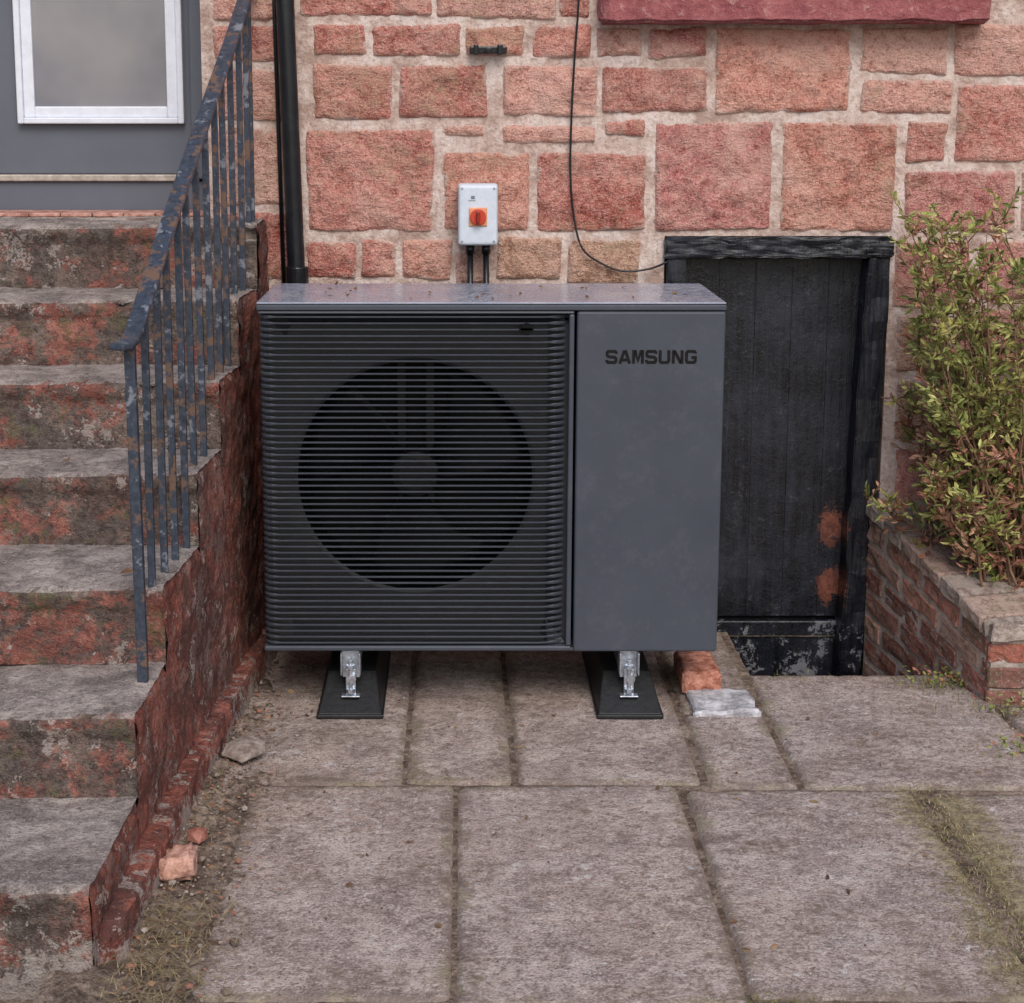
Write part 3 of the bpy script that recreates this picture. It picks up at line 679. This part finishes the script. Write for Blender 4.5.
while y<5.22:
    g.tube([(rxx(y)+U(-.003,.003),y,tread(y)-.006),(rxx(y)+U(-.003,.003),y+U(-.003,.003),RZ(y)-.006)],0,sq=(.0085,.0085)); y+=.118
g.obj('balusters',RAIL,rl,bevel=.002)

# ------------------------------------------------------------------ planter
pl=empty('brick_planter_wall',(1.45,5.0,0))
A=Vector((1.345,5.385)); B=Vector((1.535,4.70)); L=(B-A).length; dr=(B-A)/L; nr=Vector((-dr.y,dr.x))
if nr.x<0: nr=-nr
ztop=lambda s:.385-.20*(s/L)
V=[];F=[];C=[]
def brickhex(fn,s0,s1,t0,t1,z0,z1,col):
    i0=len(V)
    bm=bmesh.new(); bmesh.ops.create_cube(bm,size=1)
    for v in bm.verts: v.co=Vector(((s0+s1)/2+v.co.x*(s1-s0),(t0+t1)/2+v.co.y*(t1-t0),(z0+z1)/2+v.co.z*(z1-z0)))
    bmesh.ops.bevel(bm,geom=bm.edges[:],offset=.005,segments=1,affect='EDGES')
    bmesh.ops.subdivide_edges(bm,edges=[e for e in bm.edges if e.calc_length()>.03],cuts=4,use_grid_fill=True)
    bm.verts.index_update(); o1,o2=U(-.003,.003),U(-.003,.003)
    for v in bm.verts:
        p=v.co; d=.005*fr(p.x*30+s0*9,p.y*30,p.z*30+z0*7,3); V.append(fn(p.x+d,p.y+d+o1,p.z+d*.8+o2)); C.append((*col[:3],1))
    for f in bm.faces: F.append(tuple(i0+v.index for v in f.verts))
    bm.free()
BC=[lin(160,100,85),lin(144,88,77),lin(170,116,99),lin(134,92,82),lin(160,126,112),lin(126,82,73)]
def fnL(s,t,z):
    zz=-.42+(z+.42)*(ztop(s)+.42)/(.385+.42)
    p=A+dr*s+nr*t; return (p.x,p.y,zz)
def fnF(s,t,z): return (B.x+s,B.y+t,z)
nc=10; ch=(.385+.42-.0)/nc
for c_ in range(nc):
    s=-.11*(c_%2)
    while s<L-.02:
        e=min(s+.215,L); 
        if e-max(s,0)>.03: brickhex(fnL,max(s,0)+.005,e-.005,0,.10,-.42+c_*ch+.006,-.42+(c_+1)*ch-.006,jitc(random.choice(BC)))
        s+=.225
for c_ in range(4):
    s=.0-.11*(c_%2); z=-.10+c_*.0705
    while s<1.6:
        e=s+.215
        if e-max(s,0)>.03: brickhex(fnF,max(s,0)+(.0),e,-.012,.10,z+.005,z+.0655,jitc(random.choice(BC)))
        s+=.225
CP=[lin(158,145,136),lin(160,136,124),lin(148,139,132),lin(170,159,148)]
s=0
while s<L-.02:
    e=min(s+.112,L); 
    def fnC(a,t,z,): p=A+dr*a+nr*t; return (p.x,p.y,ztop(a)+z)
    brickhex(fnC,s+.003,e-.003,-.012,.205,.004,.055,jitc(random.choice(CP))); s+=.115
s=0
while s<1.6:
    brickhex(lambda a,t,z:(B.x+a,B.y+t,.185+z),s+.003,s+.109,-.025,.19,.004,.055,jitc(random.choice(CP))); s+=.115
mkobj('bricks',V,F,BRICK,pl,cols=C,smooth=False)
MJ=m_simple('dirty_mortar',(164,152,142),.95,0,24,20,.6)
g=G()
for s0,s1 in ((0,.5),(.5,1)):
    a,b=s0*L,s1*L; P=lambda s,t:(A+dr*s+nr*t)
    q=[P(a,.004),P(a,.095),P(b,.095),P(b,.004)]
    g.hexa([(v.x,v.y,-.42) for v in q]+[(v.x,v.y,ztop(s)+.006) for v,s in zip(q,(a,a,b,b))])
g.box(B.x+.008,3.1,B.y-.008,B.y+.09,-.1,.192); g.obj('mortar_core',MJ,pl)
V=[];F=[]
nx=ny=40
for j in range(ny+1):
    for i in range(nx+1):
        b=j/ny; y=4.76+b*.62; xl=A.x+(5.385-y)*(B.x-A.x)/(5.385-4.70)+.08
        x=xl+(3.1-xl)*i/nx; V.append((x,y,.16+.14*b+.03*fr(x*7,y*7,1)))
for j in range(ny):
    for i in range(nx): p=j*(nx+1)+i; F.append((p,p+1,p+nx+2,p+nx+1))
mkobj('planter_soil',V,F,SOIL,smooth=True)

# ------------------------------------------------------------------ shrub
sh_=empty('evergreen_shrub',(1.85,5.05,.25))
V=[];F=[];C=[]; SG=G()
GC=[lin(138,148,80),lin(168,174,100),lin(112,124,66),lin(190,188,120),lin(146,152,86),lin(180,174,102)]; RC=[lin(186,130,110),lin(168,112,92),lin(204,160,132),lin(152,108,84)]
def leaf(p,d,l,w,c):
    d=d.normalized(); r=Vector((R()-.5,R()-.5,R()-.5)); sdv=d.cross(r).normalized(); up=sdv.cross(d)
    i0=len(V); m1=p+d*l*.4; 
    for q in (p,m1+sdv*w+up*w*.25,p+d*l*.78+sdv*w*.6+up*w*.1,p+d*l-up*l*.12,p+d*l*.78-sdv*w*.6+up*w*.1,m1-sdv*w+up*w*.25,m1-up*w*.1): V.append(tuple(q))
    F.extend([(i0,i0+1,i0+6),(i0+1,i0+2,i0+6),(i0+2,i0+3,i0+6),(i0+3,i0+4,i0+6),(i0+4,i0+5,i0+6),(i0+5,i0,i0+6)])
    C.extend([(*c[:3],1)]*7)
for i in range(104):
    bx=U(1.62,2.25); by=U(4.88,5.25); ang=U(0,6.28); reach=U(.05,.42)
    if i<46: bx=U(1.54,1.74); ang=math.pi+U(-1.0,1.0); reach=U(.03,.30)
    hgt=U(.30,1.22)*(1 if bx>1.75 else .96); base=Vector((bx,by,.24)); 
    tip=base+Vector((math.cos(ang)*reach,math.sin(ang)*reach*.6,hgt))
    tip.y=min(tip.y,5.33); tip.y=max(tip.y,4.62)
    if hgt<.6 and i%2: tip.z-=.16
    mid=base.lerp(tip,.5)+Vector((-math.cos(ang)*reach*.25,0,.06))
    pts=[]
    for k in range(11):
        t=k/10; q=base*(1-t)**2+mid*2*t*(1-t)+tip*t*t
        q+=Vector((noise.noise(Vector((i,t*4,0))),noise.noise(Vector((i,t*4,5))),0))*.04*min(1,t*3); pts.append(q)
    SG.tube([tuple(p) for p in pts],[.005*(1-k/12) for k in range(11)],6)
    for k in range(1,11):
        t=k/10
        if t<.12: continue
        for s in range(3 if t<.5 else 4):
            p=pts[k-1].lerp(pts[k],R()); dd=Vector((U(-1,1),U(-1,1),U(-.2,1.0))).normalized(); ln=U(.03,.14)*(1 if t<.8 else .8)
            q=p+dd*ln; 
            if q.y>5.37: q.y=5.37
            SG.tube([tuple(p),tuple((p+q)/2+Vector((0,0,-.004))),tuple(q)],[.0020,.0014,.001],4)
            rd=R()<(.46 if p.z<.70 else .10)
            cc=random.choice(RC) if rd else random.choice(GC); f=U(.7,1.2); cc=tuple(v*f for v in cc[:3])
            nl=random.randint(4,9)
            for j in range(nl):
                tt=.3+.7*j/nl; pos=p.lerp(q,tt); ld=(dd+Vector((U(-1,1),U(-1,1),U(-.8,.9)))*1.0)
                leaf(pos,ld,U(.018,.038),U(.0042,.0072),cc)
SG.obj('stems',m_simple('bark',(124,94,72),.8,0,16),sh_,smooth=True)
mkobj('leaves',V,F,m_attr('shrub_leaf',.45),sh_,cols=C,smooth=False)

# ------------------------------------------------------------------ weeds, dry grass, fallen leaves
V=[];F=[];C=[]
def blade(p,h,lean,c):
    a=U(0,6.28); d=Vector((math.cos(a),math.sin(a),0)); w=Vector((-d.y,d.x,0))*U(.0005,.0013); i0=len(V)
    q1=p+d*lean*.35+Vector((0,0,h*.6)); q2=p+d*lean+Vector((0,0,h))
    for q in (p-w,p+w,q1+w*.8,q1-w*.8,q2): V.append(tuple(q))
    F.extend([(i0,i0+1,i0+2,i0+3),(i0+3,i0+2,i0+4)]); f=U(.7,1.2); C.extend([tuple(v*f for v in c[:3])+(1,)]*5)
DG=[lin(160,142,108),lin(132,114,86),lin(172,156,124)]; GG=[lin(120,122,70),lin(140,138,82),lin(104,106,62)]
for i in range(3600):
    y=U(3.0,4.12); x=1.17+random.gauss(0,.045)*(1+1.2*abs(noise.noise(Vector((0,y*5,0)))))+.02*math.sin(y*9); blade(Vector((x,y,-.001)),U(.002,.009),U(.004,.016),random.choice(DG+DG+GG))
for i in range(900):
    x=-.58+random.gauss(0,.06); y=U(2.95,3.4); blade(Vector((x,y,.02)),U(.002,.012),U(.02,.06),random.choice(DG[:2]))
for i in range(300):
    x=-.62+random.gauss(0,.03); y=U(3.4,4.7); blade(Vector((x,y,.01)),U(.003,.012),U(.01,.04),random.choice(DG))
for cx_,cy_,n_,rr,hh in ((1.44,4.80,120,.06,.04),(1.56,4.62,200,.09,.03),(1.50,4.28,120,.07,.015),(.62,3.0,260,.06,.010),(1.02,4.9,40,.05,.015)):
    for i in range(n_):
        blade(Vector((cx_+random.gauss(0,rr),cy_+random.gauss(0,rr*.5),0)),U(.2,1)*hh,U(.01,.03),random.choice(GG+DG[:1]))
mkobj('grass',V,F,m_attr('dry_grass',.8),cols=C)
V=[];F=[];C=[]
for i in range(220):
    a=U(0,6.28); 
    cx_,cy_=random.choice(((1.44,4.82),(1.43,4.84),(1.58,4.60),(1.52,4.27)))
    p=Vector((cx_+random.gauss(0,.05),cy_+random.gauss(0,.03),U(.002,.05))); leaf(p,Vector((math.cos(a),math.sin(a),U(.1,.8))),U(.010,.022),U(.003,.006),random.choice([GC[0],GC[2],GC[4],RC[1]]))
mkobj('weeds',V,F,m_attr('weed_leaf',.6),cols=C)
V=[];F=[];C=[]
def fl(x,y,z,l=None):
    a=U(0,6.28); leaf(Vector((x,y,z)),Vector((math.cos(a),math.sin(a),.08)),l or U(.010,.024),U(.003,.007),random.choice([lin(120,88,66),lin(98,74,58),lin(146,116,90),lin(132,110,84)]))
for i in range(46): fl(U(-.6,1.5),U(3.1,4.7),.006)
for i in range(70): fl(U(-.70,-.45),U(3.0,4.9),.03)
for i in range(34): fl(U(-.50,.70),U(4.65,5.08),1.176,U(.008,.02))
for (x,y,k) in ((-1.02,4.36,4),(-.78,4.0,3),(-1.2,3.7,2)):
    fl(x,y,k*rise+.012,.045)
mkobj('fallen_leaves',V,F,m_attr('dead_leaf',.8),cols=C)

# ------------------------------------------------------------------ light
w=bpy.data.worlds.new('World'); scene.world=w; w.use_nodes=True
nt=w.node_tree; bg=nt.nodes['Background']; sk=nt.nodes.new('ShaderNodeTexSky'); sk.sky_type='NISHITA'; sk.sun_disc=False
EL,AZ=46,168
sk.sun_elevation=math.radians(EL); sk.sun_rotation=math.radians(AZ); sk.air_density=1.2; sk.dust_density=3.0; sk.ozone_density=1.4
nt.links.new(sk.outputs[0],bg.inputs[0]); bg.inputs[1].default_value=0.15
sd=bpy.data.lights.new('sun','SUN'); sd.energy=1.45; sd.angle=math.radians(35); sd.color=(1,.97,.95)
so=bpy.data.objects.new('sun',sd); COL.objects.link(so)
dv=Vector((math.sin(math.radians(AZ))*math.cos(math.radians(EL)),math.cos(math.radians(AZ))*math.cos(math.radians(EL)),math.sin(math.radians(EL))))
so.rotation_euler=dv.to_track_quat('Z','Y').to_euler(); so.location=dv*20
scene.view_settings.view_transform='Standard'; scene.view_settings.look='None'; scene.view_settings.exposure=0
print('done')
